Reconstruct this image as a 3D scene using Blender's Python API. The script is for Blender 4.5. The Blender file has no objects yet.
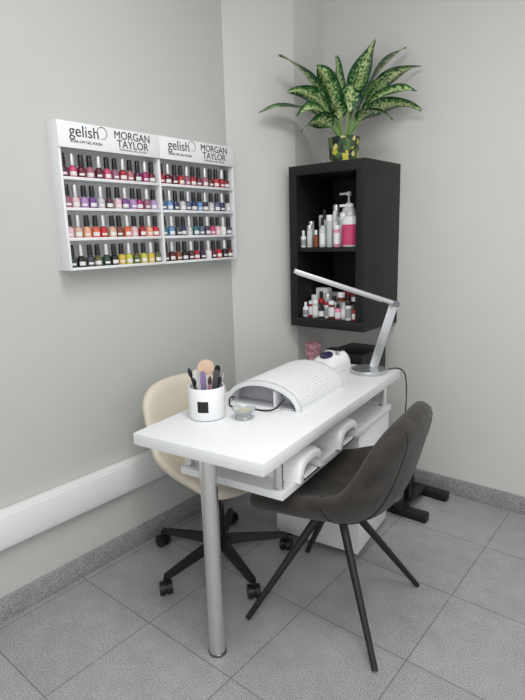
import bpy, bmesh, math, random
from mathutils import Vector, Matrix, Quaternion
random.seed(7)
SC = bpy.context.scene
COL = SC.collection
PI = math.pi
try:
    SC.view_settings.view_transform = 'Standard'
except Exception:
    pass

# ------------------------------------------------------------------ camera model
CAMP = Vector((1.84, -2.593, 1.35))
FOC = 530.0
PITCH = math.radians(12.1)
ROLL = 0.028
FH = Vector((-.640, .768, 0)).normalized()
RH = Vector((FH.y, -FH.x, 0))
FWD = FH*math.cos(PITCH) + Vector((0, 0, -math.sin(PITCH)))
UP0 = FH*math.sin(PITCH) + Vector((0, 0, math.cos(PITCH)))

def ray(px, py):
    dx, dy = px-262.5, py-350.0
    return FWD*FOC + RH*(dx-ROLL*dy) - UP0*(dy+ROLL*dx)
def ony(px, py, y):
    r = ray(px, py); return CAMP + r*((y-CAMP.y)/r.y)

# ------------------------------------------------------------------ materials
def lin(c):
    o = []
    for v in c:
        v = v/255.0
        o.append(v/12.92 if v <= .04045 else ((v+.055)/1.055)**2.4)
    return o
MATS = {}
def M(name, col, rough=.5, metal=0.0, var=.05, scale=40, bump=0.0, trans=0.0, coat=0.0, sheen=0.0, ior=1.45, lo=0.0, hi=1.0):
    if name in MATS: return MATS[name]
    m = bpy.data.materials.new(name); m.use_nodes = True
    nt = m.node_tree; b = nt.nodes['Principled BSDF']
    c = lin(col)
    tc = nt.nodes.new('ShaderNodeTexCoord')
    n = nt.nodes.new('ShaderNodeTexNoise'); n.inputs['Scale'].default_value = scale; n.inputs['Detail'].default_value = 4
    nt.links.new(tc.outputs['Object'], n.inputs['Vector'])
    mr = nt.nodes.new('ShaderNodeMapRange'); mr.inputs['From Min'].default_value = lo; mr.inputs['From Max'].default_value = hi
    nt.links.new(n.outputs['Fac'], mr.inputs['Value'])
    mx = nt.nodes.new('ShaderNodeMix'); mx.data_type = 'RGBA'
    mx.inputs[6].default_value = [max(0, v*(1-var)) for v in c]+[1]
    mx.inputs[7].default_value = [min(1, v*(1+var)) for v in c]+[1]
    nt.links.new(mr.outputs[0], mx.inputs[0])
    nt.links.new(mx.outputs[2], b.inputs['Base Color'])
    b.inputs['Roughness'].default_value = rough
    b.inputs['Metallic'].default_value = metal
    b.inputs['IOR'].default_value = ior
    b.inputs['Transmission Weight'].default_value = trans
    b.inputs['Coat Weight'].default_value = coat
    b.inputs['Sheen Weight'].default_value = sheen
    if bump:
        bp = nt.nodes.new('ShaderNodeBump'); bp.inputs['Strength'].default_value = bump; bp.inputs['Distance'].default_value = .004
        nt.links.new(n.outputs['Fac'], bp.inputs['Height']); nt.links.new(bp.outputs['Normal'], b.inputs['Normal'])
    MATS[name] = m
    return m

WHITE = M('white_laminate', (225, 226, 228), .35, var=.015)
WHITE_G = M('white_plastic', (229, 230, 232), .25, var=.015, coat=.2)
ACRYL = M('white_acrylic', (230, 231, 233), .2, var=.02, coat=.3)
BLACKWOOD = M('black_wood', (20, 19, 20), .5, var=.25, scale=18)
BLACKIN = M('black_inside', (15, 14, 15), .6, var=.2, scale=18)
BLACKP = M('black_plastic', (20, 20, 22), .42, var=.1)
BLACKM = M('black_metal', (20, 20, 22), .38, var=.1)
CHROME = M('brushed_steel', (226, 225, 223), .30, 1.0, var=.01, scale=60)
SILVER = M('silver_aluminium', (196, 198, 200), .34, .85, var=.05)
SILVERC = M('silver_cap', (205, 205, 208), .3, .6, var=.05)
BROWN = M('charcoal_olive_suede', (52, 48, 44), .95, var=.28, scale=14, sheen=.12, bump=.25, lo=.36, hi=.64)
BROWNS = M('dark_taupe_seam', (28, 26, 24), .85, var=.1)
CREAM = M('cream_leatherette', (208, 199, 183), .5, var=.04, bump=.08, scale=90)
FROST = M('frosted_plastic', (222, 226, 228), .2, trans=.25, var=.02, ior=1.3)
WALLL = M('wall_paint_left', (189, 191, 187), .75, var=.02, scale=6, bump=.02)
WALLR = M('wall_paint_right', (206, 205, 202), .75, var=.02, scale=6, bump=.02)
CEIL = M('ceiling_paint', (235, 235, 233), .8, var=.02)
DUCT = M('white_pvc_duct', (230, 231, 231), .45, var=.02)

def speckle(name, base, tile=None, off=(0, 0), rough=.34):
    m = bpy.data.materials.new(name); m.use_nodes = True
    nt = m.node_tree; b = nt.nodes['Principled BSDF']; L = nt.links.new
    tc = nt.nodes.new('ShaderNodeTexCoord')
    c = lin(base)
    n1 = nt.nodes.new('ShaderNodeTexNoise'); n1.inputs['Scale'].default_value = 290; n1.inputs['Detail'].default_value = 3; n1.inputs['Roughness'].default_value = .65
    n2 = nt.nodes.new('ShaderNodeTexNoise'); n2.inputs['Scale'].default_value = 12; n2.inputs['Detail'].default_value = 8; n2.inputs['Roughness'].default_value = .65
    for k in (n1, n2): L(tc.outputs['Object'], k.inputs['Vector'])
    cr = nt.nodes.new('ShaderNodeValToRGB')
    e = cr.color_ramp.elements
    e[0].position = .36; e[0].color = [x*.38 for x in c]+[1]
    e[1].position = .64; e[1].color = [min(1, x*1.6) for x in c]+[1]
    x = e.new(.49); x.color = c+[1]
    L(n1.outputs['Fac'], cr.inputs['Fac'])
    m2 = nt.nodes.new('ShaderNodeMix'); m2.data_type = 'RGBA'; m2.blend_type = 'MULTIPLY'; m2.inputs[0].default_value = .4
    L(cr.outputs['Color'], m2.inputs[6])
    cr2 = nt.nodes.new('ShaderNodeValToRGB'); cr2.color_ramp.elements[0].position = .36; cr2.color_ramp.elements[0].color = (.62, .62, .62, 1)
    cr2.color_ramp.elements[1].position = .64; cr2.color_ramp.elements[1].color = (1, 1, 1, 1)
    L(n2.outputs['Fac'], cr2.inputs['Fac']); L(cr2.outputs['Color'], m2.inputs[7])
    out = m2.outputs[2]
    if tile:
        mp = nt.nodes.new('ShaderNodeMapping'); mp.inputs['Location'].default_value = (-off[0], -off[1], 0)
        L(tc.outputs['Object'], mp.inputs['Vector'])
        br = nt.nodes.new('ShaderNodeTexBrick'); br.offset = 0; br.squash = 1
        br.inputs['Scale'].default_value = 1; br.inputs['Mortar Size'].default_value = .0024; br.inputs['Mortar Smooth'].default_value = .2
        br.inputs['Brick Width'].default_value = tile; br.inputs['Row Height'].default_value = tile
        br.inputs['Color1'].default_value = (1, 1, 1, 1); br.inputs['Color2'].default_value = (.92, .92, .92, 1); br.inputs['Mortar'].default_value = (.5, .5, .5, 1)
        L(mp.outputs['Vector'], br.inputs['Vector'])
        m3 = nt.nodes.new('ShaderNodeMix'); m3.data_type = 'RGBA'; m3.blend_type = 'MULTIPLY'; m3.inputs[0].default_value = 1
        L(out, m3.inputs[6]); L(br.outputs['Color'], m3.inputs[7]); out = m3.outputs[2]
    L(out, b.inputs['Base Color'])
    b.inputs['Roughness'].default_value = rough
    return m
FLOORM = speckle('grey_granite_tile', (159, 160, 161), .40, (1.24, -.793))
SKIRT = speckle('grey_granite_skirting', (150, 151, 152))

# ------------------------------------------------------------------ mesh builder
class MB:
    def __init__(self): self.bm = bmesh.new()
    def box(self, c, s, b=0, rot=None, seg=2):
        vs = bmesh.ops.create_cube(self.bm, size=1)['verts']
        for v in vs:
            p = Vector((v.co.x*s[0], v.co.y*s[1], v.co.z*s[2]))
            if rot is not None: p = rot @ p
            v.co = p+Vector(c)
        if b:
            ed = list({e for v in vs for e in v.link_edges})
            bmesh.ops.bevel(self.bm, geom=ed, offset=b, segments=seg, affect='EDGES', profile=.5)
        return self
    def bar(self, p0, p1, w, t, b=0, side=None):
        p0, p1 = Vector(p0), Vector(p1); d = (p1-p0); z = d.normalized()
        x = Vector(side) if side is not None else z.cross(Vector((0, 0, 1)))
        x = (x-z*x.dot(z)).normalized(); y = z.cross(x)
        rot = Matrix((x, y, z)).transposed()
        return self.box((p0+p1)/2, (w, t, d.length), b, rot)
    def rings(self, rings, cap0=True, cap1=True, closed=True):
        R = [[self.bm.verts.new(p) for p in r] for r in rings]
        for a, b in zip(R[:-1], R[1:]):
            n = len(a)
            for i in range(n if closed else n-1):
                j = (i+1) % n
                self.bm.faces.new((a[i], a[j], b[j], b[i]))
        if cap0: self.bm.faces.new(R[0][::-1])
        if cap1: self.bm.faces.new(R[-1])
        return self
    def lathe(self, prof, c=(0, 0, 0), seg=24, cap0=True, cap1=True, sx=1, sy=1):
        c = Vector(c)
        return self.rings([[c+Vector((max(r, 1e-5)*sx*math.cos(2*PI*k/seg), max(r, 1e-5)*sy*math.sin(2*PI*k/seg), z)) for k in range(seg)] for r, z in prof], cap0, cap1)
    def cone(self, p0, p1, r0, r1, seg=16):
        p0, p1 = Vector(p0), Vector(p1); q = (p1-p0).to_track_quat('Z', 'Y')
        rg = []
        for p, r in ((p0, r0), (p1, r1)):
            rg.append([p+q @ Vector((r*math.cos(2*PI*k/seg), r*math.sin(2*PI*k/seg), 0)) for k in range(seg)])
        return self.rings(rg)
    def tube(self, pts, r, seg=8):
        pts = [Vector(p) for p in pts]; rg = []
        for i, p in enumerate(pts):
            d = (pts[min(i+1, len(pts)-1)]-pts[max(i-1, 0)]).normalized()
            x = d.cross(Vector((0, 0, 1)))
            if x.length < 1e-3: x = d.cross(Vector((1, 0, 0)))
            x.normalize(); y = d.cross(x)
            rr = r[i] if isinstance(r, (list, tuple)) else r
            rg.append([p+x*rr*math.cos(2*PI*k/seg)+y*rr*math.sin(2*PI*k/seg) for k in range(seg)])
        return self.rings(rg)
    def extrude(self, poly, fn, a, b):
        return self.rings([[fn(p, a) for p in poly], [fn(p, b) for p in poly]])
    def build(self, name, mat, parent=None, smooth=35, label=None):
        bmesh.ops.recalc_face_normals(self.bm, faces=self.bm.faces)
        me = bpy.data.meshes.new(name); self.bm.to_mesh(me); self.bm.free()
        if smooth:
            me.polygons.foreach_set('use_smooth', [True]*len(me.polygons))
            if smooth < 180: me.set_sharp_from_angle(angle=math.radians(smooth))
        me.materials.append(mat)
        o = bpy.data.objects.new(name, me); COL.objects.link(o)
        if parent: o.parent = parent
        if label: o['label'] = label
        return o

def thing(name, label, cat, loc=(0, 0, 0), rz=0, group=None):
    o = bpy.data.objects.new(name, None); COL.objects.link(o); o.empty_display_size = .05
    o.location = loc; o.rotation_euler = (0, 0, rz); o['label'] = label; o['category'] = cat
    if group: o['group'] = group
    return o
def struct(o): o['kind'] = 'structure'; return o
def smoothpts(pts, n=6):
    pts = [Vector(p) for p in pts]; out = []
    for i in range(len(pts)-1):
        p0 = pts[max(i-1, 0)]; p1 = pts[i]; p2 = pts[i+1]; p3 = pts[min(i+2, len(pts)-1)]
        for k in range(n):
            t = k/n
            out.append(.5*((2*p1)+(p2-p0)*t+(2*p0-5*p1+4*p2-p3)*t*t+(3*p1-p0-3*p2+p3)*t**3))
    out.append(pts[-1]); return out
def text(s, size, mat, parent, loc, rot, name='lettering', ext=.0004, align='CENTER', sx=1, bold=0, spacing=1, strokes=(0,)):
    c = bpy.data.curves.new('t', 'FONT'); c.body = s; c.size = size; c.extrude = ext; c.align_x = align; c.align_y = 'CENTER'
    c.offset = bold; c.space_character = spacing
    o = bpy.data.objects.new('t', c); COL.objects.link(o)
    bpy.context.view_layer.update()
    src = bpy.data.meshes.new_from_object(o.evaluated_get(bpy.context.evaluated_depsgraph_get()))
    bpy.data.objects.remove(o); bpy.data.curves.remove(c)
    bm = bmesh.new()
    for k, dx in enumerate(strokes):
        cp = src.copy(); cp.transform(Matrix.Translation((dx, dx*.5, k*.00006))); bm.from_mesh(cp); bpy.data.meshes.remove(cp)
    me = bpy.data.meshes.new(name); bm.to_mesh(me); bm.free()
    me.transform(Matrix.Translation(loc) @ rot.to_4x4() @ Matrix.Diagonal((sx, 1, 1, 1)))
    me.materials.clear(); me.materials.append(mat)
    t = bpy.data.objects.new(name, me); COL.objects.link(t); t.parent = parent
    return t

# ------------------------------------------------------------------ room
H = 2.75
struct(MB().box((2, -2.25, -.05), (4.2, 4.7, .1)).build('floor', FLOORM))
struct(MB().box((2, -2.25, H+.05), (4.2, 4.7, .1)).build('ceiling', CEIL))
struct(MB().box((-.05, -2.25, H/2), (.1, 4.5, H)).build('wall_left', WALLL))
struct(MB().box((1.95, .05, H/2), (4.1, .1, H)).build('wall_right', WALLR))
poly = [(0, -.612), (.154, -.264), (.154, 0), (0, 0)]
struct(MB().extrude(poly, lambda p, z: Vector((p[0], p[1], z)), 0, H).build('wall_corner', WALLR, smooth=0))
SKH = .09
struct(MB().box((.006, -2.556, SKH/2), (.012, 3.888, SKH), .002).build('baseboard_left', SKIRT))
struct(MB().box((2.077, -.006, SKH/2), (3.846, .012, SKH), .002).build('baseboard_right', SKIRT))
d = Vector((.154, .348, 0)).normalized(); nn = Vector((d.y, -d.x, 0))
bb = [Vector((0, -.612, 0)), Vector((.154, -.264, 0)), Vector((.154, -.264, 0))+nn*.012, Vector((0, -.612, 0))+nn*.012]
struct(MB().extrude([(p.x, p.y) for p in bb], lambda p, z: Vector((p[0], p[1], z)), 0, SKH).build('baseboard_corner', SKIRT, smooth=0))
dm = MB(); dm.box((.02, -2.556, .358), (.04, 3.888, .136), .005); dm.box((.0415, -2.556, .358), (.004, 3.888, .112), .0015)
struct(dm.build('trim_1', DUCT))

# ------------------------------------------------------------------ desk
TC = Vector((.6667, -1.0329, 0)); TR = math.radians(7.2)
def TL(x, y, z=0): return TC + Matrix.Rotation(TR, 3, 'Z') @ Vector((x, y, z))
desk = thing('manicure_desk', 'long white manicure desk with steel front leg, lower shelf and drawer pedestal', 'desk', TC, TR)
ZT = .75; ZL = .588
MB().box((0, 0, .73), (.49, 1.153, .04), .0025).build('tabletop', WHITE, desk)
lg = MB().lathe([(.027, .006), (.027, .705)], (0, -.51, 0), 36).build('leg', CHROME, desk, label='round brushed steel front leg')
MB().lathe([(.030, 0), (.030, .008), (.027, .010)], (0, -.51, 0), 32).build('foot_cap', M('dark_steel', (110, 110, 112), .3, .8), lg)
MB().lathe([(.042, .7), (.042, .71)], (0, -.51, 0), 32).build('mounting_plate', CHROME, lg)
MB().box((.012, .067, ZL-.013), (.405, .986, .026), .002).build('lower_shelf', WHITE, desk)
for x, y in ((.188, -.402), (-.168, -.402), (.192, .52), (-.168, .52)):
    MB().lathe([(.019, ZL), (.019, ZL+.005), (.0155, ZL+.007), (.0155, .704), (.019, .706), (.019, .7099)], (x, y, 0), 20).build('shelf_post', CHROME, desk, label='short steel post')
ped = MB().box((.012, .381, .291), (.384, .356, .540), .002).build('pedestal', WHITE, desk)
for k in range(3):
    z = .11+.18*k
    dr = MB().box((-.1885, .381, z), (.016, .345, .172), .002).build('drawer', WHITE, desk)
    MB().bar((-.206, .32, z+.05), (-.206, .44, z+.05), .01, .018, .003).build('handle', CHROME, dr)
for y in (.24, .52):
    MB().lathe([(.02, 0), (.02, .0215)], (.16, y, 0), 12).build('pedestal_foot', BLACKP, desk)
    MB().lathe([(.02, 0), (.02, .0215)], (-.14, y, 0), 12).build('pedestal_foot', BLACKP, desk)

# ------------------------------------------------------------------ chairs
def interp(tab, t):
    n = len(tab)-1; x = min(max(t, 0), 1)*n; i = min(int(x), n-1); f = x-i
    a, b_, c, d_ = tab[max(i-1, 0)], tab[i], tab[i+1], tab[min(i+2, n)]
    return .5*((2*b_)+(c-a)*f+(2*a-5*b_+4*c-d_)*f*f+(3*b_-a-3*c+d_)*f**3)
def shell(prof, widths, lift, power, name, mat, parent, h_in, h_out, r0=.10, r1=.16, rp=2.6, nt=44, ns=24):
    """closed padded shell: a curved middle sheet with cushioned inner and outer faces meeting in a rounded rim"""
    P = smoothpts([Vector((f, z, 0)) for f, z in prof], 8)
    L = [0]
    for a, b in zip(P[:-1], P[1:]): L.append(L[-1]+(b-a).length)
    def at(t):
        s = min(max(t, 0), 1)*L[-1]
        for i in range(len(P)-1):
            if s <= L[i+1]+1e-9:
                k = (s-L[i])/max(L[i+1]-L[i], 1e-9); return P[i].lerp(P[i+1], k)
        return P[-1]
    def pt(u, s):
        a = abs(s); cut = 1-math.sqrt(max(0, 1-min(a, 1)**rp))
        lo, hi = r0*cut, 1-r1*cut
        t = lo+(hi-lo)*u
        p = at(t); T = (at(t+.03)-at(t-.03)).normalized(); n = Vector((T.y, -T.x))
        w = interp(widths, t); off = max(0, interp(lift, t))*a**power
        return Vector((p.x+n.x*off, w*s, p.y+n.y*off))
    US = [.5-.5*math.cos(PI*i/nt) for i in range(nt+1)]; US = [.55*u+.45*i/nt for i, u in enumerate(US)]
    SS = [math.sin(PI/2*(-1+2*j/ns)) for j in range(ns+1)]
    def nrm(u, s):
        e = .012
        s = max(-.97, min(.97, s)); u = max(.015, min(.985, u))
        v = (pt(u-e, s)-pt(u+e, s)).cross(pt(u, s+e)-pt(u, s-e)).normalized()
        return v
    ref = nrm(.25, 0)
    sg = 1 if ref.z > 0 else -1
    e = .075
    def g(u, s):
        q = max(0, (e-u)/e, (u-1+e)/e)
        return math.sqrt(max(0, 1-q*q))*max(0, 1-abs(s)**6)**.5
    m = MB(); bm = m.bm; IN = []; OUT = []
    for i, u in enumerate(US):
        ri, ro = [], []
        for j, s in enumerate(SS):
            p = pt(u, s); n = nrm(u, s)*sg; k = g(u, s)
            ri.append(bm.verts.new(p+n*h_in*k))
            ro.append(ri[-1] if (j in (0, ns) or i in (0, nt)) else bm.verts.new(p-n*h_out*k))
        IN.append(ri); OUT.append(ro)
    for i in range(nt):
        for j in range(ns):
            bm.faces.new((IN[i][j], IN[i][j+1], IN[i+1][j+1], IN[i+1][j]))
            f = [OUT[i][j], OUT[i+1][j], OUT[i+1][j+1], OUT[i][j+1]]
            if set(f) != {IN[i][j], IN[i][j+1], IN[i+1][j+1], IN[i+1][j]}: bm.faces.new(f)
    o = m.build(name, mat, parent, smooth=180)
    su = o.modifiers.new('sub', 'SUBSURF'); su.levels = 1; su.render_levels = 1
    def outer(u, s, k=0.0): return pt(u, s)-nrm(u, s)*sg*(h_out*g(u, s)+k)
    def inner(u, s, k=0.0): return pt(u, s)+nrm(u, s)*sg*(h_in*g(u, s)+k)
    return o, outer, inner

bc = thing('upholstered_chair', 'dark taupe suede bucket chair with four splayed black legs, right of the desk', 'chair', (.913, -1.092, 0), math.radians(188.0))
bs, outer, inner = shell([(.258, .408), (.238, .43), (.14, .440), (.0, .434), (-.11, .446), (-.178, .49), (-.218, .565), (-.243, .66), (-.258, .74), (-.267, .80)],
      [.222, .236, .243, .247, .249, .252, .254, .254, .252, .248, .242], [.02, .035, .055, .08, .105, .115, .105, .085, .06, .04, .03], 2.4, 'bucket_seat', BROWN, bc, .036, .044, .10, .18, 3.2)
sm = MB()
sm.tube([outer(.44, -.97+1.94*k/24, -.0003) for k in range(25)], .0022, 6)
for sv in (-.55, .55): sm.tube([outer(.44+.54*k/18, sv, -.0003) for k in range(19)], .0022, 6)
sm.tube([inner(.44, -.97+1.94*k/24, -.0003) for k in range(25)], .0022, 6)
sm.build('seam', BROWNS, bs, label='stitched seam line')
MB().lathe([(.03, .370), (.075, .373), (.075, .388), (.03, .390)], (0, 0, 0), 24).build('leg_hub', BLACKM, bc)
for sx in (-1, 1):
    for sy in (-1, 1):
        MB().cone((sx*.038, sy*.038, .382), (sx*.239, sy*.239, .004), .0155, .010, 16).build('leg', BLACKM, bc, label='tapered black leg')

cc = thing('office_chair', 'cream shell swivel chair on black five star base, between desk and wall', 'chair', (.378, -1.158, 0), math.radians(-6))
shell([(.235, .405), (.215, .428), (.12, .435), (.01, .43), (-.085, .438), (-.145, .475), (-.18, .555), (-.20, .65), (-.215, .725), (-.224, .785)],
      [.205, .22, .228, .232, .233, .233, .23, .224, .218, .212, .205], [.02, .03, .045, .06, .075, .085, .08, .065, .045, .03, .02], 2.3, 'seat_shell', CREAM, cc, .028, .038, .10, .16, 3.4)
MB().box((0, 0, .376), (.17, .17, .03), .006).build('tilt_plate', BLACKP, cc)
gc = MB(); gc.lathe([(.025, .115), (.025, .25), (.014, .252), (.014, .365)], (0, 0, 0), 20); gc.build('gas_column', BLACKM, cc)
MB().lathe([(.035, .075), (.042, .08), (.042, .112), (.03, .12)], (0, 0, 0), 20).build('base_hub', BLACKP, cc)
base_a = math.atan2(.768*.301+.64*.032, -.64*.301+.768*.032)+math.radians(6)
for k in range(5):
    a = base_a+k*2*PI/5; u = Vector((math.cos(a), math.sin(a), 0)); v = Vector((-u.y, u.x, 0))
    bl = MB()
    sec = []
    for r, w, z0, z1 in ((.03, .022, .078, .112), (.15, .019, .074, .1), (.29, .014, .064, .082)):
        sec.append([u*r+v*w+Vector((0, 0, z0)), u*r-v*w+Vector((0, 0, z0)), u*r-v*w*.7+Vector((0, 0, z1)), u*r+v*w*.7+Vector((0, 0, z1))])
    bl.rings(sec); b_ = bl.build('base_leg', BLACKP, cc, smooth=40)
    cs = MB(); ax = (u*.35+v).normalized() if k % 2 else (u-v*.6).normalized()
    ctr = u*.292+Vector((0, 0, .0275))
    for sgn in (-1, 1):
        cs.cone(ctr+ax*sgn*.006, ctr+ax*sgn*.024, .0275, .0265, 20)
    cs.cone(ctr-ax*.008, ctr+ax*.008, .02, .02, 14); cs.cone(u*.292+Vector((0, 0, .045)), u*.292+Vector((0, 0, .068)), .009, .009, 10)
    cs.build('caster', BLACKP, b_, label='black twin wheel caster')

# ------------------------------------------------------------------ polish rack
RY0, RY1, RZ0, RZ1, RD = -1.545, -.65, 1.247, 1.760, .075
RW = RY1-RY0; HZ = 1.672
rack = thing('polish_display_rack', 'white acrylic nail polish rack with lettered header, hung on left wall', 'display rack', (0, (RY0+RY1)/2, RZ0))
hw = RW/2; hh = RZ1-RZ0
MB().box((.003, 0, hh/2), (.006, RW, hh)).build('back_panel', ACRYL, rack)
for y in (-hw+.005, hw-.005):
    MB().box((.0405, y, hh/2), (.069, .010, hh), .001).build('side_panel', ACRYL, rack)
MB().box((.0385, 0, hh/2), (.065, .012, hh-.002), .001).build('divider', ACRYL, rack)
pitch = (HZ-RZ0)/4
shelf_z = [pitch*k+.006 for k in range(4)]
for side in (-1, 1):
    yc = side*(hw-.010+.006)/2; wy = hw-.016
    for z in shelf_z:
        s = MB().box((.0405, yc, z-.003), (.069, wy, .006), .0008); s.box((.0735, yc, z+.001), (.003, wy, .006), .0008)
        s.build('shelf', ACRYL, rack)
TXT = M('dark_print', (44, 44, 48), .5, var=.02)
GTXT = M('grey_print', (92, 92, 97), .5, var=.02)
RT = Matrix(((0, 0, 1), (1, 0, 0), (0, 1, 0)))
for side in (-1, 1):
    yc = side*hw/2
    hd = MB().box((.0775, yc, hh-.044), (.005, hw-.001, .088), .001); hd.box((.0405, yc, hh-.0022), (.069, hw-.024, .0044))
    hd = hd.build('header', ACRYL, rack, label='white header with dark lettering')
    x = .0803; zc = hh-.043
    text('gelish', .055, M('charcoal_print', (54, 54, 58), .5, var=.02), hd, Vector((x, yc-.118, zc+.012)), RT, strokes=(0, .0003))
    text('SOAK-OFF GEL POLISH', .0128, TXT, hd, Vector((x, yc-.112, zc-.022)), RT, strokes=(0, .0004))
    rg = MB(); pts = []
    for k in range(48):
        a = -2.1+k*5.9/47; rr = .0205-.003*math.sin(PI*k/47*2)
        pts.append((x, yc-.042+rr*math.cos(a), zc+.016+rr*math.sin(a)))
    rg.tube(pts, [.0006+.0009*math.sin(PI*k/47) for k in range(48)], 6); rg.build('logo_ring', GTXT, hd)
    text('MORGAN', .0395, TXT, hd, Vector((x, yc+.092, zc+.019)), RT, sx=.98, strokes=(-.0001, .0003))
    text('TAYLOR', .0395, TXT, hd, Vector((x, yc+.092, zc-.012)), RT, sx=.98, strokes=(-.0001, .0003))
    text('PROFESSIONAL NAIL LACQUER', .009, GTXT, hd, Vector((x, yc+.092, zc-.0315)), RT)

# polish bottles
BODY = [(.0134, 0), (.0152, .002), (.0156, .031), (.0146, .037), (.0088, .041), (.0084, .044)]
CAPP = [(.0100, .0442), (.0102, .052), (.0090, .081), (.0081, .0845), (.0035, .085)]
cap_black = M('polish_cap_black', (18, 18, 20), .3, var=.05, coat=.3)
cache = {}
def mesh_of(key, fn):
    if key not in cache:
        o = fn(); cache[key] = o.data; bpy.data.objects.remove(o)
    return cache[key]
def part(name, me, parent, label=None):
    o = bpy.data.objects.new(name, me); COL.objects.link(o); o.parent = parent
    if label: o['label'] = label
    return o
def labelpatch(z0=.009, z1=.023, a1=.8):
    m = MB(); a0 = -a1; rg = []
    for z in (z0, z1):
        rg.append([Vector((.0159*math.cos(a0+(a1-a0)*k/8), .0159*math.sin(a0+(a1-a0)*k/8), z)) for k in range(9)])
    m.rings(rg, False, False, closed=False); return m.build('label', M('paper_label', (222, 220, 218), .5, var=.03), None)
COLS = {
 'burgundy': (88, 18, 38), 'dusty rose': (176, 96, 110), 'wine red': (110, 16, 34), 'hot pink': (205, 60, 110), 'mauve': (150, 88, 110), 'plum': (84, 30, 64),
 'crimson': (170, 18, 36), 'pale pink': (222, 178, 184), 'lilac': (168, 128, 186), 'violet': (110, 58, 140), 'pale grey': (190, 188, 190), 'magenta': (172, 34, 110),
 'sky blue': (90, 140, 190), 'navy blue': (30, 40, 92), 'slate blue': (80, 96, 128), 'teal': (34, 110, 118), 'nude beige': (208, 170, 146), 'bright red': (200, 24, 30),
 'coral orange': (226, 92, 56), 'peach': (232, 160, 124), 'black': (18, 18, 20), 'forest green': (30, 66, 46), 'olive green': (92, 96, 42), 'lime yellow': (196, 196, 60),
 'golden yellow': (214, 178, 60), 'chocolate brown': (70, 40, 32), 'rust brown': (128, 62, 40), 'dark purple': (52, 28, 60), 'pearl white': (228, 224, 218), 'charcoal grey': (62, 62, 68)}
def mute(c):
    g_ = sum(c)/3; return tuple(v*.84+g_*.16 for v in c)
ROWS = {
 (0, 0): ['plum', 'hot pink', 'wine red', 'dusty rose', 'burgundy', 'hot pink', 'mauve', 'crimson', 'dusty rose', 'plum', 'magenta', 'wine red'],
 (0, 1): ['crimson', 'wine red', 'burgundy', 'bright red', 'mauve', 'crimson', 'wine red', 'dusty rose', 'burgundy', 'bright red', 'crimson', 'wine red'],
 (1, 0): ['mauve', 'pale pink', 'lilac', 'violet', 'pale grey', 'plum', 'pale pink', 'violet', 'lilac', 'magenta', 'mauve', 'lilac'],
 (1, 1): ['slate blue', 'sky blue', 'navy blue', 'pale grey', 'slate blue', 'navy blue', 'sky blue', 'dark purple', 'pale grey', 'slate blue', 'navy blue', 'pale grey'],
 (2, 0): ['pale pink', 'nude beige', 'peach', 'coral orange', 'bright red', 'nude beige', 'rust brown', 'coral orange', 'pale pink', 'crimson', 'peach', 'bright red'],
 (2, 1): ['teal', 'sky blue', 'charcoal grey', 'navy blue', 'pale grey', 'teal', 'slate blue', 'charcoal grey', 'hot pink', 'pale pink', 'pearl white', 'charcoal grey'],
 (3, 0): ['forest green', 'black', 'charcoal grey', 'olive green', 'forest green', 'black', 'golden yellow', 'lime yellow', 'olive green', 'lime yellow', 'golden yellow', 'olive green'],
 (3, 1): ['chocolate brown', 'burgundy', 'rust brown', 'black', 'chocolate brown', 'crimson', 'dark purple', 'pearl white', 'burgundy', 'bright red', 'black', 'wine red']}
ORD = ['first', 'second', 'third', 'fourth', 'fifth', 'sixth', 'seventh', 'eighth', 'ninth', 'tenth', 'eleventh', 'twelfth']
RN = ['top row', 'second row', 'third row', 'bottom row']
for (r, h), cols in ROWS.items():
    z = RZ0+shelf_z[3-r]+.0005
    y0 = (RY0+RY1)/2+(-hw+.010 if h == 0 else .006); span = hw-.016
    for i, cn in enumerate(cols):
        y = y0+span*(i+.5)/12+random.uniform(-.001, .001)
        capn = 'silver' if i % 3 == 1 else 'black'
        t = thing('nail_polish_bottle', f'{cn} nail polish, {ORD[i]} from left, {RN[r]}, {"left" if h == 0 else "right"} half of wall rack', 'nail polish', (.050+random.uniform(-.003, .003), y, z), random.uniform(-.5, -.1), f'nail polishes on the {RN[r]} of the wall rack')
        mt = M('polish_'+cn.replace(' ', '_'), mute(COLS[cn]), .15, var=.04, coat=.5)
        part('bottle', mesh_of(('b', cn), lambda: MB().lathe(BODY, seg=18).build('bottle', mt)), t)
        part('cap', mesh_of(('c', capn), lambda: MB().lathe(CAPP, seg=16).build('cap', cap_black if capn == 'black' else SILVERC)), t, capn+' cap')
        part('label', mesh_of('lab' if i % 2 else 'lab2', labelpatch if i % 2 else (lambda: labelpatch(.011, .019, .6))), t, 'pale label')

# ------------------------------------------------------------------ black cube shelf
SX0, SX1, SY0, SZ0, SZ1 = .182, .612, -.362, .885, 1.684
TK = .046
unit = thing('cube_shelf_unit', 'black two compartment shelf unit hung on the right wall below the plant', 'shelf', ((SX0+SX1)/2, SY0/2, SZ0))
w = SX1-SX0; dpt = -SY0-.002; hgt = SZ1-SZ0
for s in (-1, 1):
    MB().box((s*(w/2-TK/2), 0, hgt/2), (TK, dpt, hgt-2*TK), .0012).build('side_panel', BLACKWOOD, unit)
MB().box((0, 0, hgt-TK/2), (w, dpt, TK), .0015).build('top_panel', BLACKWOOD, unit)
MB().box((0, 0, TK/2), (w, dpt, TK), .0015).build('bottom_panel', BLACKWOOD, unit)
MB().box((0, .004, .393), (w-2*TK, dpt-.012, .02), .001).build('middle_shelf', BLACKWOOD, unit)
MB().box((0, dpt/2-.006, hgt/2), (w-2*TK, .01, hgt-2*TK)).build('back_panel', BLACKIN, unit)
ZM = SZ0+.403+.0006; ZB = SZ0+TK+.0006

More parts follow.
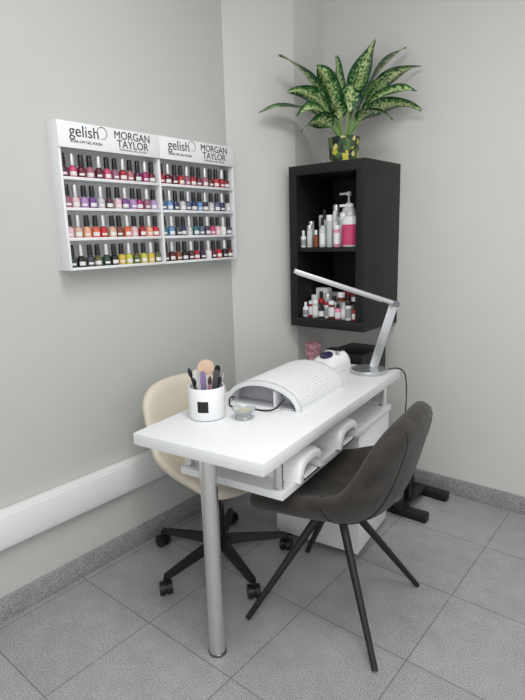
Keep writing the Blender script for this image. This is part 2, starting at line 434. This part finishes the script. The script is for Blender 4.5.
def bottle_thing(label, cat, loc, r, h, bodymat, capmat, kind='round', labmat=None, group=None, caplabel=None, name='bottle'):
    t = thing(name, label, cat, loc, 0, group)
    if kind == 'round':
        hb = h*.72
        MB().lathe([(r*.9, 0), (r, r*.12), (r, hb*.82), (r*.8, hb*.93), (r*.42, hb), (r*.42, hb*1.02)], seg=20).build('bottle_body', bodymat, t)
        MB().lathe([(r*.52, hb*1.02), (r*.52, h*.97), (r*.42, h)], seg=16).build('cap', capmat, t, label=caplabel)
        if labmat: MB().lathe([(r*1.015, hb*.15), (r*1.015, hb*.65)], seg=20, cap0=False, cap1=False).build('label', labmat, t)
    elif kind == 'flat':
        MB().lathe([(r*.95, 0), (r, r*.1), (r, h*.78), (r*.9, h*.8)], seg=20).build('bottle_body', bodymat, t)
        MB().lathe([(r*.96, h*.803), (r*.96, h*.98), (r*.88, h)], seg=20).build('cap', capmat, t, label=caplabel)
        if labmat: MB().lathe([(r*1.015, h*.15), (r*1.015, h*.65)], seg=20, cap0=False, cap1=False).build('label', labmat, t)
    elif kind == 'pump':
        hb = h*.74
        MB().lathe([(r*.92, 0), (r, r*.12), (r, hb*.84), (r*.82, hb*.94), (r*.38, hb)], seg=24).build('bottle_body', bodymat, t)
        MB().lathe([(r*1.012, hb*.06), (r*1.012, hb*.70)], seg=24, cap0=False, cap1=False).build('label', labmat, t, label=caplabel)
        p = MB().lathe([(r*.44, hb*1.001), (r*.44, hb*1.07), (r*.15, hb*1.08), (r*.15, h*.92), (r*.34, h*.925), (r*.34, h*.98), (r*.2, h)], seg=16)
        p.bar((0, 0, h*.965), (-r*.9, -r*.9, h*.95), r*.24, r*.22, .001)
        p.build('pump', capmat, t, label='white pump head')
    return t
def sx_of(px, y, py=240): return ony(px, py, y).x
PINK = M('pink_label', (206, 72, 116), .4, var=.05)
PINKL = M('pale_pink_plastic', (226, 150, 170), .3, var=.05)
GREYL = M('grey_label', (150, 152, 156), .4, var=.05)
REDP = M('red_plastic', (166, 30, 40), .3, var=.05)
AMB = M('amber_plastic', (120, 62, 34), .25, var=.08)
CARD = M('white_card', (222, 222, 220), .6, var=.03)
CARDG = M('grey_card', (140, 142, 146), .6, var=.05)
PGREY = M('pale_grey_plastic', (186, 188, 190), .3)
G1 = 'bottles on the upper compartment of the black shelf'
y = -.315
bottle_thing('tiny white capped bottle, leftmost on the upper black shelf', 'bottle', (sx_of(303.5, y), y, ZM), .0145, .085, WHITE_G, WHITE_G, 'round', GREYL, G1)
bottle_thing('small frosted bottle with grey cap, second from left on upper shelf', 'bottle', (sx_of(309.8, y), y, ZM), .0145, .11, FROST, SILVERC, 'flat', None, G1)
bottle_thing('small amber bottle with white cap at the front of upper shelf', 'bottle', (sx_of(316, y), y, ZM), .0145, .085, AMB, WHITE_G, 'round', None, G1)
bottle_thing('frosted bottle with black cap and white label at front of upper shelf', 'bottle', (sx_of(322.6, y), y, ZM), .016, .145, FROST, BLACKP, 'round', WHITE_G, G1)
bottle_thing('pale grey tube bottle with white cap, left of the pale pink bottle', 'bottle', (sx_of(329.6, y), y, ZM), .016, .155, PGREY, WHITE_G, 'flat', None, G1)
bottle_thing('pale pink bottle with white cap, left of the pink labelled bottle', 'bottle', (sx_of(336.8, y), y, ZM), .0165, .105, PINKL, WHITE_G, 'flat', WHITE_G, G1)
y2 = -.27
bottle_thing('pump bottle with bright pink label, rightmost on the upper shelf', 'pump bottle', (sx_of(350.5, y2), y2, ZM), .042, .205, WHITE_G, WHITE_G, 'pump', PINK, G1, 'pink label')
bottle_thing('tall white pump bottle with plain label behind the pale pink bottle', 'pump bottle', (.425, -.185, ZM), .036, .27, WHITE_G, WHITE_G, 'pump', WHITE_G, G1)
bottle_thing('tall clear bottle with grey cap, rear left of the upper shelf', 'bottle', (.35, -.185, ZM), .031, .21, FROST, SILVERC, 'round', WHITE_G, G1)
bottle_thing('frosted bottle with white cap behind the tiny bottles on upper shelf', 'bottle', (.285, -.2, ZM), .027, .16, FROST, WHITE_G, 'flat', GREYL, G1)
bottle_thing('tall white flip cap bottle behind the pink labelled pump bottle', 'bottle', (.52, -.14, ZM), .032, .24, WHITE_G, WHITE_G, 'flat', GREYL, G1)
bottle_thing('slim frosted bottle with black cap in the middle of upper shelf', 'bottle', (.322, -.252, ZM), .017, .185, FROST, BLACKP, 'round', None, G1)
bottle_thing('slim white bottle with grey label in the middle of upper shelf', 'bottle', (.384, -.252, ZM), .018, .175, WHITE_G, WHITE_G, 'round', GREYL, G1)
bottle_thing('slim pale grey bottle with grey cap behind the leftmost tiny bottle', 'bottle', (.249, -.262, ZM), .015, .13, PGREY, SILVERC, 'flat', None, G1)
bottle_thing('clear bottle with white cap just behind the pale pink bottle', 'bottle', (.437, -.258, ZM), .019, .165, FROST, WHITE_G, 'flat', WHITE_G, G1)
G2 = 'small bottles on the lower compartment of the black shelf'
front = [('white', 'white', WHITE_G, WHITE_G), ('crimson', 'white', REDP, WHITE_G), ('frosted', 'white', FROST, WHITE_G), ('black', 'black', BLACKP, BLACKP), ('white', 'red', WHITE_G, REDP),
         ('amber', 'white', AMB, WHITE_G), ('pale pink', 'black', PINKL, BLACKP), ('frosted', 'grey', FROST, SILVERC), ('white', 'black', WHITE_G, BLACKP), ('red', 'black', REDP, BLACKP)]
for i, (bn, cn, bm_, cm_) in enumerate(front):
    x = .2455+.0327*i; yy = -.315+.008*math.sin(i*2.1)
    bottle_thing(f'{bn} small bottle with {cn} cap, {ORD[i]} from left, front row of lower compartment', 'bottle', (x, yy, ZB), .0158, .076+.008*((i*7) % 3), bm_, cm_, 'flat' if i % 3 else 'round', WHITE_G if bm_ not in (WHITE_G,) else GREYL, G2)
back = [('white', WHITE_G, WHITE_G), ('red', REDP, BLACKP), ('pale grey', PGREY, SILVERC), ('frosted', FROST, BLACKP), ('amber', AMB, WHITE_G), ('white', WHITE_G, BLACKP), ('black', BLACKP, WHITE_G), ('frosted', FROST, WHITE_G)]
for i, (bn, bm_, cm_) in enumerate(back):
    bottle_thing(f'taller {bn} bottle, {ORD[i]} from left, back row of lower compartment', 'bottle', (.26+.0405*i, -.25, ZB), .0195, .108+.010*((i*5) % 3), bm_, cm_, 'round' if i % 2 else 'flat', GREYL, G2)
for i, (bx, bw, bh_, mt_, nm) in enumerate(((.275, .07, .14, CARD, 'white'), (.36, .075, .12, CARDG, 'grey'), (.45, .08, .145, M('dark_red_card', (120, 44, 52), .6), 'dark red'))):
    t = thing('product_box', f'{nm} cardboard box standing behind the bottles of the lower compartment', 'box', (bx, -.185, ZB), 0, 'boxes at the back of the lower compartment')
    MB().box((0, 0, bh_*.5-.004), (bw, .05, bh_-.008), .0012).build('carton', mt_, t)
    MB().box((0, 0, bh_-.004), (bw-.002, .048, .008), .0008).build('flap', mt_, t)

# ------------------------------------------------------------------ plant
def leafmat():
    m = bpy.data.materials.new('variegated_leaf'); m.use_nodes = True; nt = m.node_tree; b = nt.nodes['Principled BSDF']; L = nt.links.new
    at = nt.nodes.new('ShaderNodeAttribute'); at.attribute_name = 'vein'
    tc = nt.nodes.new('ShaderNodeTexCoord'); n = nt.nodes.new('ShaderNodeTexNoise'); n.inputs['Scale'].default_value = 85; n.inputs['Detail'].default_value = 3
    L(tc.outputs['Object'], n.inputs['Vector'])
    ad = nt.nodes.new('ShaderNodeMath'); ad.operation = 'MULTIPLY_ADD'; ad.inputs[1].default_value = 1.9; L(n.outputs['Fac'], ad.inputs[0]); L(at.outputs['Fac'], ad.inputs[2])
    cr = nt.nodes.new('ShaderNodeValToRGB'); e = cr.color_ramp.elements
    e[0].position = .56; e[0].color = lin((196, 208, 150))+[1]; e[1].position = .90; e[1].color = lin((28, 70, 40))+[1]
    x = e.new(.74); x.color = lin((80, 128, 68))+[1]
    mm = nt.nodes.new('ShaderNodeMath'); mm.operation = 'MULTIPLY'; mm.inputs[1].default_value = .62; L(ad.outputs[0], mm.inputs[0])
    L(mm.outputs[0], cr.inputs['Fac']); L(cr.outputs['Color'], b.inputs['Base Color'])
    b.inputs['Roughness'].default_value = .24
    return m
LEAF = leafmat()
STEM = M('plant_stem_green', (128, 160, 96), .5, var=.1)
def potmat():
    m = bpy.data.materials.new('patterned_pot'); m.use_nodes = True; nt = m.node_tree; b = nt.nodes['Principled BSDF']; L = nt.links.new
    tc = nt.nodes.new('ShaderNodeTexCoord'); v = nt.nodes.new('ShaderNodeTexVoronoi'); v.inputs['Scale'].default_value = 48
    L(tc.outputs['Object'], v.inputs['Vector'])
    s = nt.nodes.new('ShaderNodeSeparateColor'); L(v.outputs['Color'], s.inputs[0])
    cr = nt.nodes.new('ShaderNodeValToRGB'); cr.color_ramp.interpolation = 'CONSTANT'; e = cr.color_ramp.elements
    e[0].position = 0; e[0].color = lin((28, 40, 28))+[1]; e[1].position = .42; e[1].color = lin((74, 108, 50))+[1]
    for p, c in ((.62, (196, 186, 72)), (.78, (44, 74, 42)), (.92, (210, 202, 130))):
        x = e.new(p); x.color = lin(c)+[1]
    L(s.outputs[0], cr.inputs['Fac']); L(cr.outputs['Color'], b.inputs['Base Color']); b.inputs['Roughness'].default_value = .25
    return m
pl = thing('potted_plant', 'variegated leafy plant in a dark green and yellow patterned pot on the black shelf', 'plant', (.425, -.235, SZ1+.0006))
MB().lathe([(.064, 0), (.069, .004), (.075, .112), (.078, .118), (.071, .118), (.067, .100)], seg=32).build('pot', potmat(), pl)
MB().lathe([(.0665, .096), (.0665, .101), (.02, .106)], seg=24).build('soil', M('dark_soil', (52, 40, 32), .9, var=.3, bump=.4), pl)
bmz = .103
lv = MB(); st = MB()
vein = lv.bm.verts.layers.float.new('vein')
tips = [(-.41, -.02, .11, .056, .11), (-.31, -.05, .35, .063, .05), (-.27, .0, .20, .062, .09), (-.24, -.16, .06, .062, .12), (-.14, -.06, .30, .066, .06), (-.03, .04, .37, .062, .03), (.03, -.10, .19, .068, .09), (.15, .03, .43, .067, .03),
        (.29, .0, .38, .066, .06), (.355, -.03, .29, .06, .08), (.31, -.12, .16, .064, .11), (.355, -.06, .09, .058, .12), (.19, -.18, .03, .062, .12), (-.22, -.12, .0, .055, .11),
        (-.17, .05, .29, .056, .05), (.21, -.1, .25, .064, .07), (-.08, -.16, .09, .064, .10), (.08, .03, .30, .058, .04)]
for i, (dr, df, dz, hwid, ar) in enumerate(tips):
    hor = RH*dr+FH*df
    base = hor.normalized()*.018+Vector((0, 0, bmz)); tip = hor+Vector((0, 0, .13+dz))
    c1 = base+hor*.15+Vector((0, 0, dz*.42+ar*.8)); c2 = base+hor*.62+Vector((0, 0, dz*.82+ar))
    def bz(t): return base*(1-t)**3+c1*3*t*(1-t)**2+c2*3*t*t*(1-t)+tip*t**3
    ln = (tip-base).length; t0 = .30
    st.tube([bz(k*(t0+.06)/6) for k in range(7)], [.0054-.0003*k for k in range(7)], 6)
    rg = []
    wl = min(hwid, ln*.225)
    for k in range(17):
        q = k/16; t = t0+(1-t0)*q; p = bz(t); T = (bz(min(t+.02, 1))-bz(t-.02)).normalized()
        sd = T.cross(Vector((0, 0, 1))); sd = sd.normalized() if sd.length > .05 else hor.cross(Vector((0, 0, 1))).normalized()
        roll = .6*math.sin(i*2.3+.6); N = sd.cross(T)
        sd = (sd*math.cos(roll)+N*math.sin(roll)); N = sd.cross(T)
        wd = wl*(math.sin(PI*min(1, q**.64*.985+.01)))**1.1
        row = []
        for j in range(9):
            s = -1+j/4
            row.append((p+sd*(wd*s)+N*(.24*wd*abs(s)+.006*math.sin(q*8+s*2+i)*abs(s)), abs(s)))
        rg.append(row)
    V = [[lv.bm.verts.new(p) for p, _ in row] for row in rg]
    for a, row in zip(V, rg):
        for vv, (_, s) in zip(a, row): vv[vein] = s**1.5*.74
    for a, b in zip(V[:-1], V[1:]):
        for j in range(8): lv.bm.faces.new((a[j], a[j+1], b[j+1], b[j]))
lv.build('foliage', LEAF, pl, smooth=180); st.build('stem', STEM, pl)

# ------------------------------------------------------------------ things on the desk
EPS = .0006
AL = thing('arched_nail_lamp', 'large white arched nail lamp with ribbed cover in the desk middle', 'nail lamp', TL(-.022, .0285, ZT+EPS), TR)
def arc(hw_, hh_, n, a0=0, a1=PI, base=0): return [(hw_*math.cos(a0+(a1-a0)*k/n), base+hh_*math.sin(a0+(a1-a0)*k/n)) for k in range(n+1)]
fn = lambda p, y: Vector((p[0], y, p[1]))
AW, AH = .154, .090
def archpoly(o, i): return arc(o[0], o[1], 28, base=.0)+arc(i[0], i[1], 28, PI, 0)
MB().extrude(archpoly((AW, AH), (AW-.014, AH-.014)), fn, -.19, .19).build('arch_body', WHITE_G, AL)
rib = []
NR = 30
for k in range(NR):
    a0 = .18+(PI-.36)*k/NR; da = (PI-.36)/NR
    for f_, rr in ((0, .0008), (.16, .0034), (.84, .0034)):
        a = a0+da*f_; rib.append(((AW+rr)*math.cos(a), (AH+rr)*math.sin(a)))
rib += [((AW+.0002)*math.cos(a), (AH+.0002)*math.sin(a)) for a in [PI-.18-(PI-.36)*k/30 for k in range(31)]]
MB().extrude(rib, fn, -.1725, .1725).build('ribbed_cover', M('pearl_white_cover', (226, 227, 228), .35, var=.005), AL, smooth=20, label='finely ribbed white cover')
TRIM = M('pale_trim', (212, 214, 216), .3, .2)
for y0 in (-.1845, .1735):
    MB().extrude(archpoly((AW+.0035, AH+.0035), (AW+.0002, AH+.0002)), fn, y0, y0+.011).build('end_trim', TRIM, AL, label='pale grey trim')
PANELD = M('tunnel_shade_grey', (165, 166, 171), .5)  # grey carries the shade of the tunnel in its colour
MB().extrude(arc(AW-.0145, AH-.0145, 24), fn, -.135, -.125).build('tunnel_shade_panel', PANELD, AL, label='grey panel painted as the shade inside the arch')  # added panel that makes the arch opening look darker inside
MB().box((.048, -.160, .032), (.009, .045, .058), .003).build('inner_support', WHITE_G, AL)
MB().box((0, -.160, .003), (.25, .045, .005), .001).build('base_plate', M('mirror_plate', (190, 191, 195), .2, .5), AL)  # floor plate added with the panel to darken the tunnel
cord = smoothpts([(-.131, -.174, .012), (-.126, -.21, .02), (-.10, -.245, .004), (-.06, -.245, .0035), (-.02, -.236, .0035), (.04, -.232, .0035), (.075, -.222, .012), (.09, -.208, .03), (.095, -.19, .04)], 6)
MB().tube(cord, .003, 8).build('cord', BLACKP, AL, label='thin black cord')
# tool pot
POTP = TL(-.131, -.3365, ZT+EPS)
pot = thing('tool_pot', 'white ceramic pot with a black label, full of manicure tools', 'pot', POTP)
MB().lathe([(.056, 0), (.0605, .003), (.062, .01), (.062, .108), (.0605, .111), (.057, .109), (.056, .012), (.02, .010)], seg=40).build('pot_body', WHITE_G, pot)
am = math.atan2(CAMP.y-POTP.y, CAMP.x-POTP.x)-.25
lb = MB(); lb.rings([[Vector((.0624*math.cos(am-.30+.60*k/8), .0624*math.sin(am-.30+.60*k/8), z)) for k in range(9)] for z in (.032, .07)], False, False, closed=False)
lb.build('label', BLACKP, pot, label='black square label')
def tool(kind, label, cat, name, ox, oy, lean, length, mat, mat2):
    b = POTP+RH*ox*.5+FH*oy*.5+Vector((0, 0, .0125)); tp = POTP+RH*(ox+lean)+FH*oy+Vector((0, 0, length))
    dirv = (tp-b).normalized(); t = thing(name, label, cat, b, 0)
    E = dirv*(tp-b).length; sid = RH
    if kind == 'file':
        m = MB(); x = (sid-dirv*sid.dot(dirv)).normalized(); y = dirv.cross(x); pts = []
        L_ = E.length
        for k in range(9): a = PI*k/8; pts.append((.0095*math.cos(a), L_-.0095+.0095*math.sin(a)))
        for k in range(9): a = PI+PI*k/8; pts.append((.0095*math.cos(a), .0095+.0095*math.sin(a)))
        m.extrude(pts, lambda p, d: x*p[0]+dirv*p[1]+y*d, -.002, .002); m.build('file_board', mat, t)
    elif kind == 'paddle':
        MB().cone((0, 0, 0), E*.72, .004, .005, 12).build('handle', mat2, t)
        x = (sid-dirv*sid.dot(dirv)).normalized(); y = dirv.cross(x); m = MB(); c = E*.86
        m.extrude([(.028*math.cos(2*PI*k/24), .026*math.sin(2*PI*k/24)) for k in range(24)], lambda p, d: c+x*p[0]+dirv*p[1]+y*d, -.005, .005)
        m.build('paddle_head', mat, t)
    elif kind == 'brush':
        MB().tube([E*.0, E*.4, E*.7, E*.8], [.003, .0045, .0042, .0035], 10).build('handle', mat2, t)
        MB().tube([E*.8, E*.84, E*.92, E*1.0], [.0036, .0065, .0075, .003], 10).build('bristles', mat, t)
    elif kind == 'tweezer':
        m = MB(); off = sid*.004
        m.bar(off, E+off*.1, .007, .0015); m.bar(-off, E-off*.1, .007, .0015); m.build('arms', mat, t)
LIL = M('lilac_file', (140, 120, 160), .6, var=.08); TAN = M('beige_foam', (214, 184, 160), .7, var=.06); GRYF = M('grey_abrasive', (82, 80, 84), .8, var=.15); PINKT = M('rose_handle', (190, 118, 132), .4)
tool('paddle', 'beige round headed buffer standing in the white pot', 'nail buffer', 'nail_buffer', .0, .016, .0, .195, TAN, WHITE_G)
tool('file', 'lilac nail file in the white pot, left of the beige buffer', 'nail file', 'nail_file', -.012, -.02, .004, .165, LIL, LIL)
tool('file', 'dark grey nail file leaning right in the white pot', 'nail file', 'nail_file', .03, -.012, .008, .165, GRYF, GRYF)
tool('brush', 'black dusting brush leaning left out of the white pot', 'brush', 'dusting_brush', -.036, .01, -.022, .168, BLACKP, BLACKP)
tool('brush', 'rose handled brush standing at the front of the white pot', 'brush', 'nail_brush', .012, -.038, .006, .15, M('brown_bristle', (70, 48, 42), .8), PINKT)
tool('tweezer', 'silver tweezers leaning right against the white pot rim', 'tweezers', 'tweezers', .044, .008, .016, .148, CHROME, CHROME)
tool('file', 'white nail file at the back left of the white pot', 'nail file', 'nail_file', -.032, .032, -.006, .158, WHITE_G, WHITE_G)
tool('file', 'black nail file at the back right of the white pot', 'nail file', 'nail_file', .030, .030, .010, .172, BLACKP, BLACKP)
tool('brush', 'short black handled brush at the front left of the white pot', 'brush', 'nail_brush', -.034, -.022, -.006, .142, BLACKP, GRYF)
tool('brush', 'thin dark purple handled brush near the right rim of the pot', 'brush', 'nail_brush', .040, -.026, .012, .145, BLACKP, M('dark_purple_handle', (58, 40, 70), .4))
# glass dish
DP = TL(-.009, -.295, ZT+EPS)
dish = thing('glass_dish', 'small clear glass dappen dish in front of the arched lamp', 'glass dish', DP)
MB().lathe([(.026, 0), (.03, .003), (.022, .012), (.036, .03), (.041, .036), (.038, .037), (.03, .028), (.012, .016)], seg=28).build('bowl', M('cut_glass', (222, 228, 228), .08, trans=.6, var=.25, ior=1.35, scale=140), dish)
MB().lathe([(.004, .017), (.022, .0225), (.026, .0262), (.005, .0275)], seg=20).build('contents', M('amber_liquid', (196, 182, 154), .2, var=.2), dish)
# tumbler
tu = thing('glass_tumbler', 'small pinkish patterned glass tumbler behind the arched lamp', 'tumbler', TL(-.158, .515, ZT+EPS))
MB().lathe([(.030, 0), (.033, .003), (.037, .096), (.035, .096), (.031, .008), (.01, .006)], seg=28).build('glass_body', M('pinkish_glass', (196, 150, 158), .08, trans=.45, var=.4, scale=75, ior=1.25, lo=.38, hi=.62), tu)
MB().lathe([(.010, .0075), (.028, .010), (.029, .040), (.01, .042)], seg=24).build('contents', M('rose_contents', (160, 78, 94), .5, var=.3, scale=90), tu)
# nail drill unit
dv = thing('nail_drill_unit', 'white rounded electric device with dark purple top panel behind the arched lamp', 'nail device', TL(-.036, .452, ZT+EPS), TR+math.radians(-14))
prof = [(-.080, .0), (-.088, .020), (-.078, .044), (-.04, .066), (.01, .083), (.05, .083), (.076, .055), (.080, .02), (.075, .0)]
prof = [(p.x, p.y) for p in smoothpts([Vector((a, b, 0)) for a, b in prof], 5)]
bdy = MB(); rg = []
for k in range(25):
    q = math.sin(PI/2*(-1+k/12)); sc = max(.35, max(0, 1-abs(q)**4)**.45)
    rg.append([Vector((.062*q, p[0]*(.7+.3*sc), p[1]*(.2+.8*sc))) for p in prof])
bdy.rings(rg); bdy.build('body', WHITE_G, dv, smooth=60)
tq = Matrix.Rotation(math.atan2(.02, .05), 3, 'X')
dsp = MB().lathe([(.002, -.006), (.033, -.004), (.033, .0012), (.030, .003), (.002, .0032)], (0, 0, 0), 28, sy=.85).build('display', M('dark_purple_panel', (52, 44, 78), .15, var=.1), dv, label='dark purple top panel')
dsp.data.transform(Matrix.Translation((0, -.035, .0705)) @ tq.to_4x4())
MB().box((0, .033, .084), (.074, .045, .012), .004).build('handpiece_rest', BLACKP, dv, label='dark handpiece rest')
kn = MB(); kn.cone(Vector((.040, -.003, .072)), Vector((.040, -.003, .088)), .010, .009, 20); kn.build('knob', SILVER, dv)
# desk lamp
LP = TL(.138, .470, ZT+EPS)
lamp = thing('desk_lamp', 'silver folding desk lamp with long flat arm at the desk end', 'desk lamp', LP)
MB().lathe([(.078, 0), (.08, .003), (.08, .012), (.076, .016), (.03, .02), (.02, .021)], seg=40).build('base', SILVER, lamp)
LJ = CAMP+ray(394, 303)*(2.26/ray(394, 303).dot(FH))-LP
LT = CAMP+ray(294, 270.5)*(2.26/ray(294, 270.5).dot(FH))-LP
LB = Vector((.0, .0, .02))+RH*.02
low = MB(); low.bar(LB, LJ, .038, .009, .0015, side=RH); low.build('lower_arm', SILVER, lamp)
hdv = (LT-LJ).normalized()
upn = (Vector((0, 0, 1))-hdv*hdv.z).normalized()
he = MB(); he.bar(LJ-hdv*.012+FH*-.018, LT+FH*-.018, .018, .046, .0015, side=upn); he = he.build('lamp_head', SILVER, lamp)
MB().bar(LJ+hdv*.06+FH*-.018-upn*.010, LT-hdv*.015+FH*-.018-upn*.010, .003, .034, .0008, side=upn).build('led_strip', M('led_diffuser', (245, 245, 245), .4, var=.01), he)
MB().cone(LJ-FH*.044, LJ+FH*.014, .014, .014, 20).build('hinge', M('dark_hinge', (120, 122, 126), .35, .8), lamp)
cb = [LP+Vector((0, 0, .008))+RH*.078, TL(.20, .53, ZT+.005), TL(.235, .575, ZT+.004), TL(.262, .60, ZT-.03), TL(.27, .60, ZT-.15), TL(.262, .60, ZT-.3), TL(.262, .605, .25)]
cb = [Vector(p)-LP for p in smoothpts(cb, 6)]
MB().tube(cb, .003, 8).build('cord', BLACKP, lamp, label='black cord')
# mini lamps on lower shelf
ZS = ZL+EPS
MINI = M('mini_lamp_white', (242, 242, 244), .3, var=.01, coat=.2)
for k, (yy, lab) in enumerate(((-.262, 'white mini nail lamp on the lower desk shelf, nearer the steel front leg'), (.045, 'white mini nail lamp on the lower desk shelf, nearer the drawer pedestal'))):
    ml = thing('mini_nail_lamp', lab, 'nail lamp', TL(.145, yy, ZS), TR, 'mini nail lamps on the lower shelf')
    def sp(hw_, hh_, n=24, e=.72):
        r = []
        for j in range(n+1):
            a = PI*j/n; c, s = math.cos(a), math.sin(a)
            r.append((hw_*math.copysign(abs(c)**e, c), hh_*abs(s)**e))
        return r
    m = MB(); outer_ = sp(.09, .090); inner_ = sp(.060, .052)
    rgs = []
    for x, so in ((-.085, .7), (-.078, .86), (-.06, .97), (.0, 1), (.04, .98), (.068, .94), (.082, .86), (.087, .80)):
        rgs.append([Vector((x, a*(.55+.45*so), b*so)) for a, b in outer_])
    rgs.append([Vector((.086, a, b)) for a, b in inner_]); rgs.append([Vector((.03, a*.9, b*.9)) for a, b in inner_])
    m.rings(rgs, True, True, closed=True)
    m.build('lamp_shell', MINI, ml, smooth=60)
    MB().box((.060, 0, .0035), (.048, .09, .006), .002).build('base_tray', M('tray_silver', (225, 226, 228), .3, .1), ml)

# ------------------------------------------------------------------ black stand behind the desk
sd = thing('black_stand', 'black stand with two flat feet between the desk end and right wall', 'stand', (.66, -.22, 0))
MB().box((-.165, 0, .675), (.21, .26, .19), .01).build('top_case', BLACKP, sd)
MB().box((-.165, 0, .565), (.2, .25, .028), .003).build('top_frame', BLACKM, sd)
for yv in (-.13, .13):
    f = MB(); f.box((.05, yv, .0225), (.50, .05, .043), .006); f.build('foot', BLACKM, sd, label='flat black foot')
    MB().box((-.17, yv*.8, .2975), (.035, .03, .507), .004).build('upright', BLACKM, sd)
MB().bar((-.15, -.05, .30), (.168, -.05, .40), .05, .03, .004).build('brace', BLACKM, sd)
MB().box((.168, -.05, .24), (.03, .06, .39), .004).build('upright', BLACKM, sd)
MB().box((.168, -.03, .046), (.05, .3, .02), .003).build('crossbar', BLACKM, sd)

# ------------------------------------------------------------------ lights
def area(name, loc, size, power, col=(1, 1, 1), rot=(0, 0, 0)):
    l = bpy.data.lights.new(name, 'AREA'); l.shape = 'RECTANGLE'; l.size = size[0]; l.size_y = size[1]; l.energy = power; l.color = col
    o = bpy.data.objects.new(name, l); COL.objects.link(o); o.location = loc; o.rotation_euler = rot; return o
area('ceiling_lamp', (1.5, -1.7, H-.03), (1.2, .6), 29, (1, 1, .99))
area('ceiling_lamp', (2.6, -3.3, H-.03), (1.2, .6), 36, (1, 1, .99))
wd = bpy.data.worlds.new('world'); SC.world = wd; wd.use_nodes = True
bg = wd.node_tree.nodes['Background']; bg.inputs['Color'].default_value = (.99, .995, 1, 1); bg.inputs['Strength'].default_value = 1.10

# ------------------------------------------------------------------ camera
cd = bpy.data.cameras.new('camera'); cam = bpy.data.objects.new('camera', cd); COL.objects.link(cam)
cd.sensor_fit = 'HORIZONTAL'; cd.sensor_width = 36; cd.lens = FOC/525*36; cd.clip_start = .05
X = (RH-UP0*ROLL).normalized(); Z = -FWD; Y = Z.cross(X).normalized()
mw = Matrix((X, Y, Z)).transposed().to_4x4(); mw.translation = CAMP
cam.matrix_world = mw
SC.camera = cam
